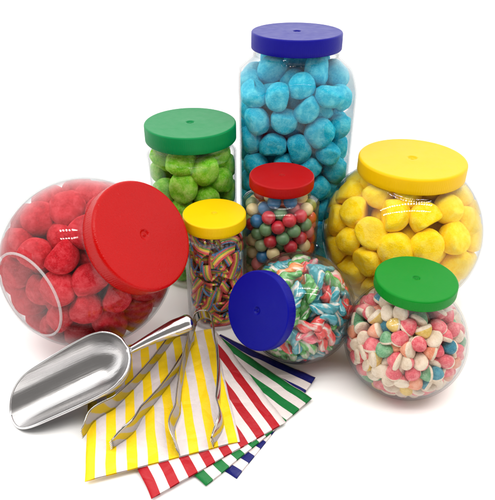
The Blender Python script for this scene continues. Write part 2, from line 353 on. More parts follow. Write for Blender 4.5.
CHEW_POS = "415,4337,108,381,4344,256;77,4550,696,46,4506,554;276,4227,345,176,4140,419;679,4498,546,824,4499,591;221,4298,872,276,4158,854;743,4455,477,653,4356,404;810,4496,496,817,4611,398;584,4065,327,445,4033,378;851,4124,472,768,4214,382;465,4598,433,380,4494,361;456,4880,544,572,4783,537;497,4057,494,347,4057,521;532,4609,353,512,4759,353;141,4521,750,196,4532,891;868,4409,832,770,4383,945;469,4200,166,350,4292,151;498,4792,456,645,4808,420;355,4504,217,336,4387,123;357,4680,383,483,4699,466;312,4318,973,453,4374,988;622,4152,389,759,4090,383;485,4369,284,575,4344,165;309,4631,543,341,4483,548;708,4278,676,747,4247,820;388,4459,642,283,4569,652;646,4361,516,765,4298,587;733,4567,462,844,4601,560;783,4149,777,639,4109,801;824,4323,230,861,4371,368;102,4307,420,109,4221,545;928,4440,371,951,4335,479;94,4628,627,76,4583,484;680,4218,297,553,4137,316;487,4267,508,436,4405,547;615,4443,1007,665,4310,954;537,4271,140,438,4281,254;676,4628,178,663,4658,325;305,4084,792,194,4161,724;141,4364,468,57,4316,585;653,4504,647,604,4372,704;365,4699,197,385,4570,274;636,4329,616,752,4426,629;820,4368,624,916,4281,704;71,4283,672,156,4171,613;627,4681,714,576,4720,576;619,4082,588,769,4102,581;509,4549,270,576,4451,175;695,4042,452,583,4124,513;694,4380,307,556,4439,281;414,4450,270,525,4501,361;365,4518,117,435,4649,147;357,4789,458,481,4876,450;752,4770,584,698,4661,493;279,4821,500,182,4725,433;284,4512,798,372,4597,707;788,4603,658,843,4739,619;542,4008,454,663,4063,381;105,4447,804,229,4419,887;765,4172,328,661,4204,223;825,4314,823,858,4199,730;527,4364,591,521,4443,720;745,4551,173,761,4632,300;572,4395,803,491,4298,718;259,4173,646,176,4283,710;609,4713,379,760,4704,379;521,4795,631,393,4876,623;306,4396,248,263,4269,180;856,4391,474,940,4512,440;559,4725,919,447,4623,933;406,4651,804,261,4647,759;636,4432,108,505,4357,96;371,4260,681,338,4114,708;609,4600,640,491,4659,565;916,4293,395,826,4238,286;716,4720,671,700,4596,584;647,4756,503,567,4640,444;567,4274,997,581,4161,896;335,4593,914,200,4641,863;292,4257,752,223,4392,761;207,4182,517,333,4231,585;216,4593,559,198,4449,603;512,4073,598,367,4119,605;467,4224,943,435,4090,877;350,4174,197,308,4291,283;884,4640,732,928,4495,743;561,4500,806,558,4559,946;578,4632,158,462,4542,120;808,4718,520,894,4598,483;439,4129,219,365,4058,331;394,4830,771,523,4884,712;664,4549,829,741,4534,699;566,4408,383,517,4266,409;767,4068,493,676,4013,602;797,4384,536,838,4275,438;204,4686,346,304,4793,387;682,4533,234,655,4386,207;424,4431,120,560,4500,121;297,4482,292,168,4433,229;833,4209,522,809,4234,670;408,4763,757,513,4808,858;626,4029,515,499,3983,584;406,4367,855,548,4312,866;321,4171,415,367,4026,422;628,4641,874,779,4632,864;282,4655,224,163,4615,310;390,4821,374,432,4683,330;485,4838,360,402,4758,262;601,4881,644,631,4878,495;727,4554,360,873,4522,332;624,4147,692,613,4237,570;422,4460,458,504,4548,551;607,4522,300,662,4619,403;131,4220,410,272,4258,454;481,4412,172,443,4558,192;253,4427,172,294,4573,171;160,4382,674,259,4308,586;206,4546,225,110,4479,321;227,4657,475,192,4783,551;591,4716,192,644,4771,322;292,4791,769,251,4700,655;333,4309,375,370,4173,319;284,4732,430,397,4696,526;149,4560,330,259,4592,230;732,4088,716,837,4149,625;453,4534,682,410,4594,549;854,4443,694,765,4481,812;930,4567,555,949,4420,522;176,4693,631,120,4680,491;531,4087,238,678,4102,268;327,4582,352,247,4537,472;433,4157,751,410,4010,719;633,4287,152,717,4412,158;364,4371,473,302,4403,609;743,4370,228,817,4501,223;730,4154,677,718,4219,540;544,4685,784,653,4761,857;538,4236,791,520,4120,694;504,4700,682,370,4660,624;184,4217,313,201,4342,227;177,4290,519,266,4373,429;660,4453,766,767,4360,711;160,4534,484,130,4652,395;175,4621,699,126,4540,581;432,4798,533,293,4757,580;327,4840,693,428,4747,627;507,4638,205,431,4621,335;884,4423,566,954,4295,608;320,4464,440,363,4608,456;506,4439,875,420,4459,752;831,4464,390,684,4475,356;116,4354,746,53,4417,622;382,3984,604,448,3979,467;450,4185,387,550,4071,403;873,4521,828,786,4626,760;704,4864,574,736,4769,460;658,4455,882,751,4355,815;387,4278,788,337,4213,916;488,4589,768,383,4507,841;358,4375,725,250,4479,702;277,4723,848,426,4724,879;574,4671,301,477,4727,201;876,4438,287,729,4472,290;471,4186,278,576,4176,168;204,4774,688,293,4854,595;921,4373,748,971,4449,626;594,4596,235,660,4527,119;52,4428,496,89,4537,397;217,4312,340,233,4461,365;541,4531,455,593,4440,565;249,4655,363,298,4754,259;513,3997,682,659,4039,685;544,4376,487,435,4385,382;699,4170,455,595,4279,475;550,4788,736,657,4799,629;369,4169,508,418,4290,431;752,4292,287,778,4368,416;753,4782,664,639,4800,762;473,4161,489,440,4191,634;897,4526,658,918,4665,600;879,4194,389,939,4243,520;607,4315,304,462,4275,325;261,4191,251,276,4085,359;691,4684,778,823,4727,716;656,4304,817,588,4264,687;457,4509,959,337,4430,909;516,4260,609,394,4349,627;138,4301,322,77,4415,401;575,4878,419,560,4811,284;609,4240,371,734,4278,449;141,4461,411,250,4438,514;644,4513,441,609,4624,539;593,4266,236,738,4280,194;279,4054,440,156,4108,512;595,4589,758,546,4508,640"
BELT_POS = "-134,5211,337,-143,5220,437,-195,5196,522,-268,5153,572;-268,5297,969,-289,5302,872,-273,5284,774,-290,5240,687;-431,5290,297,-349,5246,271,-263,5209,239,-186,5171,191;-590,5012,456,-586,5108,481,-550,5191,524,-497,5249,582;-354,5025,51,-258,5056,51,-180,5104,91,-96,5145,108;-323,5120,230,-279,5095,317,-201,5070,376,-119,5034,413;-507,4857,118,-434,4893,60,-338,4913,42,-242,4922,42;-404,5049,945,-320,5101,928,-221,5106,903,-131,5070,887;-549,5026,48,-465,5079,48,-418,5171,48,-425,5266,48;-525,4929,783,-486,4937,873,-426,4921,952,-367,4873,1015;-245,5256,906,-340,5246,875,-429,5196,876,-497,5131,902;-328,5308,351,-271,5283,276,-221,5239,202,-195,5205,113;-384,4937,352,-324,4987,291,-246,4996,226,-151,4981,200;-135,4888,103,-215,4851,57,-312,4842,42,-407,4829,42;-522,5110,206,-483,5018,201,-472,4922,235,-491,4844,289;-594,5053,529,-516,4996,548,-419,4970,548,-322,4978,528;-394,5301,495,-326,5308,424,-256,5278,359,-214,5211,298;-357,5086,996,-381,5005,1044,-383,4911,1079,-353,4818,1093;-170,4852,456,-153,4943,420,-164,5017,352,-214,5077,291;-493,5033,297,-491,5127,331,-454,5221,340,-410,5297,381;-159,5038,99,-224,4964,97,-263,4873,114,-297,4795,162;-411,5056,177,-417,5156,181,-407,5244,232,-359,5307,286;-237,4941,1098,-195,5010,1044,-153,5098,1018,-136,5194,1009;-124,5134,1095,-181,5217,1095,-263,5268,1074,-350,5306,1054;-514,5165,111,-497,5065,115,-442,4986,144,-375,4917,154;-384,5027,732,-450,5091,694,-516,5127,628,-582,5129,556;-211,4824,735,-296,4850,695,-395,4870,689,-492,4845,684;-196,4923,172,-267,4855,184,-338,4809,243,-374,4798,335;-562,5159,335,-487,5147,400,-439,5123,483,-385,5105,562;-462,4825,72,-468,4913,110,-524,4996,135,-594,5037,188;-417,5265,716,-419,5179,668,-403,5087,635,-390,4991,622;-386,4974,107,-456,5025,54,-523,5103,53,-555,5187,82;-396,5042,402,-333,4972,378,-275,4890,370,-198,4832,382;-319,5307,528,-403,5299,578,-466,5273,651,-530,5220,703;-463,5092,769,-424,5018,819,-382,4950,877,-365,4870,933;-491,5175,42,-568,5124,85,-590,5095,182,-588,5104,279;-251,5034,427,-215,4961,371,-198,4899,296,-203,4829,227;-329,5183,653,-384,5194,735,-469,5195,789,-562,5175,813;-313,5173,280,-252,5139,210,-198,5074,156,-151,4992,128;-568,5163,893,-517,5234,844,-433,5289,831,-341,5308,808;-184,5077,42,-176,4976,49,-195,4894,103,-225,4817,148;-544,4898,266,-524,4873,359,-505,4870,456,-472,4902,544;-182,4843,621,-148,4873,706,-120,4909,795,-117,4913,895;-293,4796,520,-236,4864,562,-194,4916,638,-123,4950,697;-363,5024,869,-326,5033,964,-293,5100,1036,-258,5187,1066;-132,4892,973,-209,4826,969,-290,4796,914,-345,4792,833;-177,5134,330,-176,5111,232,-158,5144,135,-134,5212,72;-398,5080,42,-349,5151,87,-271,5216,101,-195,5267,72;-422,4807,806,-417,4805,706,-396,4844,616,-363,4914,555;-427,4892,885,-441,4986,910,-483,5068,949,-498,5162,974;-219,5128,515,-143,5072,551,-111,4988,600,-127,4899,635;-591,5010,917,-527,4992,846,-468,4978,769,-408,4955,695;-294,5168,711,-242,5103,765,-156,5058,796,-85,4990,787;-446,5135,588,-350,5167,589,-281,5235,622,-242,5290,689;-103,5160,182,-147,5226,240,-188,5262,325,-201,5270,423;-99,5127,863,-105,5144,763,-168,5152,682,-253,5170,638;-468,5272,930,-438,5248,1023,-388,5177,1080,-361,5082,1092;-395,5301,185,-342,5280,101,-310,5192,51,-319,5093,51;-421,4917,603,-514,4955,621,-581,4970,702,-584,4980,801;-255,4939,855,-346,4932,812,-445,4913,813,-531,4881,842;-549,4904,671,-520,4984,720,-498,5041,800,-445,5071,879;-271,4826,1090,-183,4874,1091,-113,4926,1033,-92,4965,944;-469,5270,512,-424,5232,594,-366,5235,675,-322,5227,761;-395,5296,910,-418,5213,959,-441,5152,1035,-441,5077,1098;-161,4964,1092,-166,5065,1092,-186,5155,1053,-207,5228,992;-285,5012,857,-244,4963,782,-230,4893,711,-240,4810,661;-414,4874,759,-338,4929,729,-267,4998,718,-189,5057,731;-324,5307,713,-330,5298,611,-369,5247,533,-387,5182,464;-456,5005,595,-529,5024,658,-576,5038,746,-588,5040,844;-334,5118,667,-330,5138,766,-288,5114,857,-259,5047,924;-101,5090,362,-174,5143,403,-258,5195,413,-345,5236,427;-189,5005,423,-209,4906,432,-228,4830,501,-266,4803,588;-381,4796,989,-469,4841,995,-531,4915,1029,-559,4982,1096;-375,5108,870,-432,5123,951,-503,5107,1018,-563,5103,1092;-291,4796,335,-263,4865,272,-207,4945,243,-192,5042,226;-171,5119,846,-233,5050,812,-315,5003,782,-400,4956,768;-411,4957,206,-346,5006,150,-297,5082,107,-252,5138,42;-584,4979,529,-504,4942,483,-429,4873,478,-379,4796,504;-389,4978,282,-349,5040,347,-344,5090,436,-313,5109,528;-526,5058,361,-505,5095,271,-463,5103,181,-402,5122,107;-299,4862,495,-318,4832,402,-342,4850,305,-403,4877,232;-520,5231,461,-424,5253,449,-328,5251,486,-260,5224,553;-312,5067,728,-334,4987,676,-340,4891,648,-346,4792,661;-424,4903,300,-427,4988,350,-467,5067,397,-517,5123,460;-330,5160,419,-325,5184,516,-350,5236,598,-390,5302,657;-318,4865,573,-317,4958,601,-341,5046,644,-381,5107,712;-220,5085,1049,-188,5060,958,-189,5021,866,-166,4987,778;-130,4894,401,-92,4966,455,-78,5053,501,-94,5139,545;-496,4848,601,-535,4886,521,-567,4935,441,-590,5007,378;-273,4918,182,-211,4993,163,-138,5060,186,-87,5119,244;-230,5044,103,-277,4962,140,-321,4871,128,-357,4793,84;-154,5233,585,-200,5269,504,-270,5269,431,-331,5230,365;-300,4983,50,-395,4960,50,-495,4964,50,-583,4975,88;-395,5225,806,-458,5217,730,-487,5198,634,-478,5193,536;-154,4996,927,-219,4924,924,-295,4863,898,-366,4795,905;-346,4915,280,-379,4870,360,-439,4832,432,-472,4833,526;-308,5081,807,-261,5165,775,-217,5219,701,-207,5273,622;-426,5054,328,-453,4986,262,-493,4945,179,-553,4914,108;-87,4983,867,-175,4941,846,-240,4875,810,-279,4798,762;-356,4824,761,-356,4871,849,-315,4933,918,-255,4962,990;-195,4925,1035,-129,4996,1006,-79,5038,925,-78,5060,828;-251,5294,557,-259,5225,486,-275,5125,465,-279,5030,492;-500,5018,475,-437,4942,492,-400,4862,538,-348,4792,580;-388,5082,794,-458,5137,838,-495,5200,907,-513,5238,996;-562,5065,975,-489,5000,998,-445,4916,1029,-423,4826,1058;-502,5248,72,-420,5281,119,-331,5251,162,-254,5189,166;-239,4957,592,-279,4931,679,-291,4878,764,-270,4815,837;-537,5043,233,-440,5062,247,-361,5108,288,-306,5157,354;-339,5173,836,-413,5149,775,-495,5151,720,-568,5164,659;-124,5197,887,-88,5120,936,-78,5057,1014,-105,5014,1098;-455,4839,353,-493,4922,314,-552,5004,314,-592,5086,347;-337,4952,212,-333,5051,206,-341,5141,162,-387,5216,116;-368,5236,42,-275,5275,63,-213,5277,147,-202,5271,245;-153,4975,299,-146,5075,298,-141,5164,249,-144,5223,171;-186,4916,763,-188,4990,698,-173,5080,656,-182,5158,597;-394,5033,562,-295,5046,569,-206,5085,584,-119,5120,611;-261,4860,437,-325,4927,466,-386,5003,487,-458,5055,532;-269,5013,634,-220,5018,547,-155,5051,479,-82,5097,435;-268,4894,613,-264,4929,523,-269,4952,426,-273,4943,327;-129,5030,263,-82,5004,177,-98,4951,87,-163,4894,45;-409,4803,205,-337,4871,211,-276,4937,253,-221,5002,299;-252,5041,999,-245,5141,997,-287,5234,1004,-347,5308,978;-380,5109,355,-290,5083,390,-206,5097,444,-124,5144,473;-170,5247,925,-156,5235,829,-137,5214,735,-122,5194,641;-140,4882,242,-91,4969,251,-78,5059,293,-99,5152,317;-378,5248,326,-281,5223,328,-192,5204,372,-106,5167,395;-115,5028,42,-90,5067,129,-78,5049,229,-83,5002,314;-594,5048,105,-525,5108,140,-488,5186,193,-487,5259,259;-527,4989,413,-569,5081,417,-553,5184,409,-489,5258,396;-404,5172,535,-378,5082,500,-327,5024,431,-271,5014,350;-440,4983,430,-493,4982,347,-525,4969,254,-578,4959,173;-87,5118,677,-78,5058,596,-121,4996,528,-195,4943,490;-481,5070,627,-526,5080,713,-563,5096,803,-591,5092,897;-565,5169,168,-518,5165,258,-431,5116,294,-363,5046,277;-92,5135,1013,-169,5147,953,-262,5167,923,-360,5172,915;-563,4927,907,-567,4981,991,-526,5046,1057,-494,5131,1095;-483,4838,214,-423,4807,286,-395,4805,385,-360,4850,466;-242,5140,270,-239,5141,371,-199,5175,458,-130,5205,518;-171,5162,42,-236,5141,109,-275,5087,184,-285,5042,271;-539,4891,186,-443,4878,169,-360,4823,146,-281,4798,93;-360,5188,224,-385,5177,319,-413,5130,404,-438,5055,463;-508,4893,42,-461,4967,85,-437,5062,109,-449,5160,115;-270,5096,627,-226,5141,703,-208,5212,772,-221,5281,838;-274,4800,241,-201,4830,301,-128,4898,324,-90,4971,378;-125,4901,482,-163,4939,565,-194,5013,626,-246,5068,688;-524,5072,869,-519,4989,924,-495,4890,937,-436,4812,932;-588,4993,253,-561,4941,336,-484,4921,399,-390,4917,428;-274,5029,154,-313,4954,100,-377,4874,93,-438,4813,135;-164,4858,171,-104,4936,154,-80,5017,96,-107,5096,42;-359,5073,135,-394,5117,218,-450,5185,269,-526,5224,314;-374,5157,997,-427,5076,1020,-460,4998,1073,-487,4907,1098;-280,5226,840,-310,5228,934,-362,5237,1018,-407,5271,1098;-550,4905,588,-588,4994,611,-592,5079,664,-576,5144,736;-314,4947,1092,-291,5045,1092,-310,5143,1092,-331,5237,1092;-262,5293,199,-360,5302,218,-455,5273,192,-521,5222,142;-448,5017,669,-477,4924,694,-490,4856,772,-473,4831,866;-215,5187,857,-173,5142,778,-115,5076,731,-81,5012,666;-331,4945,1018,-270,4882,970,-215,4849,892,-173,4850,805;-405,5208,389,-465,5182,464,-505,5123,534,-554,5064,593"


# ------------------------------------------------------------------ setting: one white sheet
def ground_material():
    g = Nodes("white_table_paper")
    g.pbsdf(Base_Color=(0.96, 0.955, 0.95, 1), Roughness=0.6, Specular_IOR_Level=0.2)
    return g.m


me = mesh_from("ground", [(-40, -40, 0), (40, -40, 0), (40, 40, 0), (-40, 40, 0)], [(0, 1, 2, 3)], False)
tag(link_mesh("ground", me, ground_material()), kind="structure")


# ------------------------------------------------------------------ jars
def arc(cx, cz, r, a0, a1, n):
    return [(cx + r * math.cos(math.radians(a0 + (a1 - a0) * i / n)),
             cz + r * math.sin(math.radians(a0 + (a1 - a0) * i / n))) for i in range(n + 1)]


def wall(o, t=0.0015):
    md = o.modifiers.new("wall", 'SOLIDIFY')
    md.thickness, md.offset = t, -1


def lid(root, R, z0, h, mat, edge=0.0022, knurl=150):
    """screw lid: skirt, rounded top edge, top with a shallow moulding dimple, hollow underneath"""
    p = [(R - 0.0022, z0 + 0.006), (R - 0.0018, z0), (R - 0.0004, z0), (R, z0 + 0.0006)]
    p += [(R, z0 + h * 0.3), (R, z0 + h * 0.6)]
    p += arc(R - edge, z0 + h - edge, edge, 0, 90, 6)
    d = R * 0.085
    zt = z0 + h
    p += [(R - edge * 1.6, zt - 0.00005), (R * 0.8, zt - 0.0003), (R * 0.4, zt - 0.0003), (d * 1.5, zt - 0.0003),
          (d * 1.15, zt - 0.0002), (d, zt - 0.0006), (d * 0.85, zt - 0.0016), (d * 0.3, zt - 0.0017), (d * 0.22, zt - 0.0009)]
    f = None
    if knurl:
        f = lambda r, z, a: r + (0.00010 * math.cos(knurl * a) if r > R - 0.0003 and z < z0 + h - edge * 1.2 else 0)
    V, Fc = lathe(p, 192 if not knurl else knurl * 4, f, close_start=False)
    # underside disc of the lid
    V2, F2 = lathe([(R - 0.0022, z0 + 0.006), (R * 0.5, z0 + h - 0.004)], 96, close_start=False)
    V, Fc = join((V, Fc), (V2, F2))
    return link_mesh("lid", mesh_from("lid", V, Fc), mat, root)


def globe_body(root, R, neck, ztop, b, t, ring=0.0011, more=()):
    """round jar: ball with a flat facet (normal b at distance t) for its foot, and a neck along z"""
    b = Vector(b).normalized()
    zn = math.sqrt(R * R - neck * neck)
    prof = []
    a0 = math.degrees(math.asin(zn / R))
    prof += arc(0, 0, R, -89.5, a0 - 3, 72)
    prof += [(neck + 0.0016, zn + 0.0002), (neck + 0.0004, zn + 0.0020), (neck, zn + 0.004), (neck, ztop - 0.008),
             (neck - 0.0004, ztop - 0.006), (neck, ztop - 0.004), (neck, ztop)]
    V, Fc = lathe(prof, 112, close_end=False)
    W = []
    soft = 0.0035
    for v in V:
        v = Vector(v)
        for nb, nt in [(b, t)] + list(more):
            d = v.dot(nb) - nt
            if v.z < zn and d > -soft * 3:
                # smooth minimum pulls the ball on to the plane with a rounded edge
                v = v - nb * (0.5 * (d + math.sqrt(d * d + soft * soft * 0.35)))
        W.append(v)
    # ring added along the facet's edge, its pale colour painting the highlight there
    rr = math.sqrt(max(0, R * R - t * t)) * 0.985
    u = b.orthogonal().normalized()
    w = b.cross(u)
    ringpath = [b * (t - 0.0006) + (u * math.cos(2 * PI * i / 96) + w * math.sin(2 * PI * i / 96)) * rr for i in range(97)]
    ob = link_mesh("body", mesh_from("body", W, Fc), CLEAR, root)
    wall(ob)
    rg = link_mesh("edge_glint_ring", mesh_from("edge_glint_ring", *tube(ringpath, ring, 8, False)), EDGE_GLINT, root)
    return ob


def round_body(root, R, neck, zsh, ztop, flutes=0, foot=0.004, swell=0.0):
    sh = R - neck
    p = [(R - foot - 0.004, 0.0015), (R - foot - 0.001, 0.0003)] + arc(R - foot, foot, foot, -90, 0, 6)
    zs = zsh - sh * 1.15
    for i in range(1, 12):
        z = foot + (zs - foot) * i / 12
        p.append((R + swell * math.sin(PI * i / 12), z))
    for i in range(0, 11):
        s = i / 10
        p.append((R - sh * (0.5 - 0.5 * math.cos(PI * s)), zs + (zsh - zs) * s))
    p += [(neck, zsh + 0.001), (neck + 0.0012, zsh + 0.0022), (neck + 0.0012, zsh + 0.0034), (neck, zsh + 0.0044), (neck, ztop)]
    f = None
    n = 96
    if flutes:
        n = flutes * 6
        f = lambda r, z, a: r + (0.00035 * abs(math.cos(flutes * a / 2)) if foot < z < zs + sh * 0.5 else 0)
    ob = link_mesh("body", mesh_from("body", *lathe(p, n, f, close_end=False)), CLEAR, root)
    wall(ob)
    return ob


def square_body(root, hw, neck, zsh, ztop, n=8.0):
    """four-sided jar: the conical shoulder cuts the flat sides in an arch"""
    def box(a, k):
        c, s = abs(math.cos(a)), abs(math.sin(a))
        return (hw - k) / ((c ** n + s ** n) ** (1 / n))
    zs = [0.0004, 0.0012, 0.003, 0.006, 0.010] + [0.010 + 0.205 * i / 20 for i in range(1, 21)] + \
         [0.215 + (zsh - 0.215) * i / 28 for i in range(1, 29)]
    ins = {0.0004: 0.008, 0.0012: 0.005, 0.003: 0.002, 0.006: 0.0005}
    prof = [(ins.get(z, 0), z) for z in zs]

    def rad(k, z, a):
        if z > zsh - 1e-6:
            return neck if k <= 0.5 else k - 1
        cone = neck + (zsh - z) * 1.10
        bx = box(a, k)
        s = 0.0007
        return 0.5 * (bx + cone - math.sqrt((bx - cone) ** 2 + s * s))
    prof += [(1 + neck + 0.0014, zsh + 0.0015), (1 + neck + 0.0014, zsh + 0.003), (1 + neck, zsh + 0.004), (1 + neck, ztop)]
    ob = link_mesh("body", mesh_from("body", *lathe(prof, 160, rad, close_end=False)), CLEAR, root)
    wall(ob)
    return ob


def axis_frame(axis, toward):
    a = Vector(axis).normalized()
    x = Vector(toward)
    x = (x - a * x.dot(a)).normalized()
    y = a.cross(x)
    return Matrix((x, y, a)).transposed().to_quaternion()


def jar(loc, label, rot=None):
    return tag(empty("candy_jar", loc, rot), label, "candy jar", "clear candy jars with coloured lids")


r = jar((0.0546, 0.656, 0), "tall square clear jar with royal blue lid, full of sky blue candies")
square_body(r, 0.0645, 0.0470, 0.2495, 0.266)
lid(r, 0.0505, 0.2570, 0.0180, BLUE_LID, 0.0018)

r = jar((-0.0630, 0.600, 0), "cylindrical clear jar with emerald green lid, full of lime green candies")
round_body(r, 0.0505, 0.0440, 0.1640, 0.183)
lid(r, 0.0505, 0.1722, 0.0186, GREEN_LID, 0.0018)

r = jar((0.1745, 0.558, 0.0758), "large upright round jar with wide yellow lid, full of yellow candies")
globe_body(r, 0.0890, 0.0520, 0.0830, (0, 0, -1), 0.0753)
lid(r, 0.0564, 0.0739, 0.0168, YELLOW_LID, 0.0026)

RED_SIDE = Vector((-0.539, -0.841, 0.054))
RED_ROT = axis_frame((0.696, -0.4269, 0.5773), RED_SIDE)
r = jar((-0.1616, 0.481, 0.0850), "large tilted round jar with textured red lid, full of red candies", RED_ROT)
down = RED_ROT.inverted() @ Vector((0, 0, -1))
globe_body(r, 0.0860, 0.0470, 0.0920, RED_ROT.inverted() @ RED_SIDE, 0.0745, 0.0013, [(down, 0.0846)])
lid(r, 0.0522, 0.0822, 0.0172, RED_LID, 0.0030)

r = jar((0.0354, 0.536, 0), "small clear jar with red lid, full of round mixed colour gumballs")
round_body(r, 0.0408, 0.0305, 0.1380, 0.152)
lid(r, 0.0336, 0.1452, 0.0116, RED_LID_SMALL, 0.0016)

r = jar((-0.0336, 0.505, 0), "small ribbed clear jar with yellow lid, full of striped rainbow belts")
round_body(r, 0.0322, 0.0295, 0.1130, 0.124, flutes=40)
lid(r, 0.0322, 0.1162, 0.0128, YELLOW_LID_SMALL, 0.0014)

r = jar((0.0505, 0.4435, 0.0559), "small round jar lying on its side with deep blue lid facing forward",
        axis_frame((-0.6699, -0.6132, 0.4186), (0, 0, -1)))
globe_body(r, 0.0555, 0.0325, 0.0570, (0, 0, -1), 0.0480, 0.0008)
lid(r, 0.0365, 0.0520, 0.0110, NAVY_LID, 0.0014)

r = jar((0.1478, 0.4064, 0.0483), "small upright round jar with bright green lid, full of sugared jelly candies")
globe_body(r, 0.0568, 0.0325, 0.0630, (0, 0, -1), 0.0483, 0.0008)
lid(r, 0.0357, 0.0588, 0.0105, GREEN_LID_SMALL, 0.0016)


# ------------------------------------------------------------------ candies
def unpack(s, k=3):
    return [[int(c) * 1e-4 for c in q.split(',')] for q in s.split(';')]


rng = random.Random(11)


def rand_quat():
    return Quaternion((rng.gauss(0, 1), rng.gauss(0, 1), rng.gauss(0, 1), rng.gauss(0, 1))).normalized()


def bonbon_mesh(name, r, seed, peak, foot):
    """dome of foam on a flat foot, a little uneven"""
    p = [(0.30, -0.60), (0.66, -0.62), (0.86, -0.60), (0.95, -0.55), (1.01, -0.44), (1.05, -0.27), (1.05, -0.08)]
    p = [(q * (1 if foot < 1.01 or z > -0.5 else 0.86), z * foot) for q, z in p]
    for i in range(1, 14):
        a = i / 14 * PI / 2
        p.append((1.05 * math.cos(a) ** (0.9 + 0.45 * peak), -0.08 * foot + (1.00 + 0.14 * peak) * math.sin(a)))
    V, Fc = lathe(p, 28)
    W = []
    for v in V:
        v = Vector(v)
        k = 1 + 0.09 * noise.noise(v * 0.9 + Vector((seed * 7.3, 1, 2))) + 0.025 * noise.noise(v * 2.6 + Vector((seed * 3.1, 5, 2)))
        W.append(Vector((v.x * (1 + 0.05 * (seed % 3)), v.y * (1 - 0.04 * (seed % 2)), v.z)) * k)
    big = max(w.length for w in W)
    return mesh_from(name, [w * (1.16 * r / big) for w in W], Fc)


def ball_wall(centre, R, flats):
    """keeps a point inside a round jar: soft candies flatten against its wall"""
    c = Vector(centre)
    fl = [(Vector(n).normalized(), t) for n, t in flats]

    def press(w):
        d = w - c
        if d.length > R:
            d = d * (R / d.length)
        for n, t in fl:
            k = d.dot(n) - t
            if k > 0:
                d = d - n * k
        return c + d
    return press


def tube_wall(centre, R, z0, z1):
    def press(w):
        x, y = w.x - centre[0], w.y - centre[1]
        q = math.hypot(x, y)
        if q > R:
            x, y = x * R / q, y * R / q
        return Vector((x + centre[0], y + centre[1], min(max(w.z, z0), z1)))
    return press


def square_wall(centre, hw, z0, z1, neck, zsh):
    def press(w):
        x = min(max(w.x - centre[0], -hw), hw)
        y = min(max(w.y - centre[1], -hw), hw)
        z = min(max(w.z, z0), z1)
        n = 6.0
        q = ((abs(x) / hw) ** n + (abs(y) / hw) ** n) ** (1 / n)
        if q > 1:
            x, y = x / q, y / q
        cone = max(neck, neck + (zsh - z) * 1.10)
        q = math.hypot(x, y)
        if q > cone:
            x, y = x * cone / q, y * cone / q
        return Vector((x + centre[0], y + centre[1], z))
    return press


def scatter_bonbons(name, data, r, mat, label, cat, group, peak, press, foot=1.0):
    base = [bonbon_mesh(name, r, s + len(data), peak, foot) for s in range(7)]
    for me in base:
        me.materials.append(mat)
    first = None
    for i, p in enumerate(unpack(data)):
        q = rand_quat()
        s = rng.uniform(0.96, 1.06)
        sc = Vector((s, s * rng.uniform(0.93, 1.05), s * rng.uniform(0.92, 1.04)))
        mat_w = Matrix.LocRotScale(Vector(p), q, sc)
        inv = mat_w.inverted()
        me = base[i % 7]
        moved = []
        for v in me.vertices:
            w = mat_w @ v.co
            w2 = press(w)
            if (w2 - w).length > 1e-6:
                moved.append((v.index, inv @ w2))
        if moved:
            me = me.copy()
            for k, co in moved:
                me.vertices[k].co = co
        if first is None:
            o = bpy.data.objects.new(name, me)
            tag(o, label, cat, group)
            first = o
        else:
            o = first.copy()
            o.data = me
        scene.collection.objects.link(o)
        o.rotation_mode = 'QUATERNION'
        o.rotation_quaternion = q
        o.scale = sc
        o.location = p


scatter_bonbons("marshmallow_candy", BLUE_POS, 0.0158, C_BLUE, "sky blue sugar-dusted marshmallow dome inside the tall square jar",
                "candy", "blue candies in the tall square jar", 0.1, square_wall((0.0546, 0.656), 0.0626, 0.0025, 0.256, 0.0450, 0.2475), 1.32)
scatter_bonbons("marshmallow_candy", RED_POS, 0.0164, C_RED, "red sugar-dusted marshmallow dome inside the tilted round jar",
                "candy", "red candies in the tilted round jar", 0.3,
                ball_wall((-0.1616, 0.481, 0.0850), 0.0842, [(RED_SIDE, 0.0725), ((0, 0, -1), 0.0828)]), 1.2)
scatter_bonbons("marshmallow_candy", YELLOW_POS, 0.0168, C_YELLOW, "yellow sugar-dusted marshmallow dome inside the large upright round jar",
                "candy", "yellow candies in the large round jar", 0.8,
                ball_wall((0.1745, 0.558, 0.0758), 0.0872, [((0, 0, -1), 0.0735), ((0, 0, 1), 0.0728)]))
scatter_bonbons("marshmallow_candy", GREEN_POS, 0.0164, C_GREEN, "lime green sugar-dusted marshmallow dome inside the green lidded cylindrical jar",
                "candy", "green candies in the cylindrical jar", 0.2, tube_wall((-0.0630, 0.600), 0.0487, 0.0025, 0.171), 1.2)

# gumballs
GUM = {0: ("cream", srgb(226, 204, 150)), 1: ("sage grey", srgb(150, 164, 122)), 2: ("blue", srgb(48, 112, 158)),
       3: ("red", srgb(186, 32, 48)), 4: ("olive green", srgb(150, 160, 78)), 5: ("orange", srgb(222, 92, 44)),
       6: ("pink", srgb(218, 122, 120)), 7: ("dull green", srgb(104, 142, 98))}
gum_first = {}
for p, c in zip(unpack(GUM_POS), GUM_COL):
    if c not in gum_first:
        nm, col = GUM[c]
        mt = simple("gumball_" + nm.replace(' ', '_'), col, 0.38, Coat_Weight=0.15, Subsurface_Weight=0.0)
        V, Fc = lathe([(0.0072 * math.cos(math.radians(a)), 0.0072 * math.sin(math.radians(a))) for a in range(-84, 85, 8)], 24)
        me = mesh_from("gumball", V, Fc)
        me.materials.append(mt)
        o = bpy.data.objects.new("gumball", me)
        tag(o, "round %s gumball inside the small red lidded jar" % nm, "gumball", "%s gumballs in the red lidded jar" % nm)
        gum_first[c] = o
    else:
        o = gum_first[c].copy()
    scene.collection.objects.link(o)
    o.location = p
    o.rotation_euler = (rng.uniform(0, 6), rng.uniform(0, 6), 0)

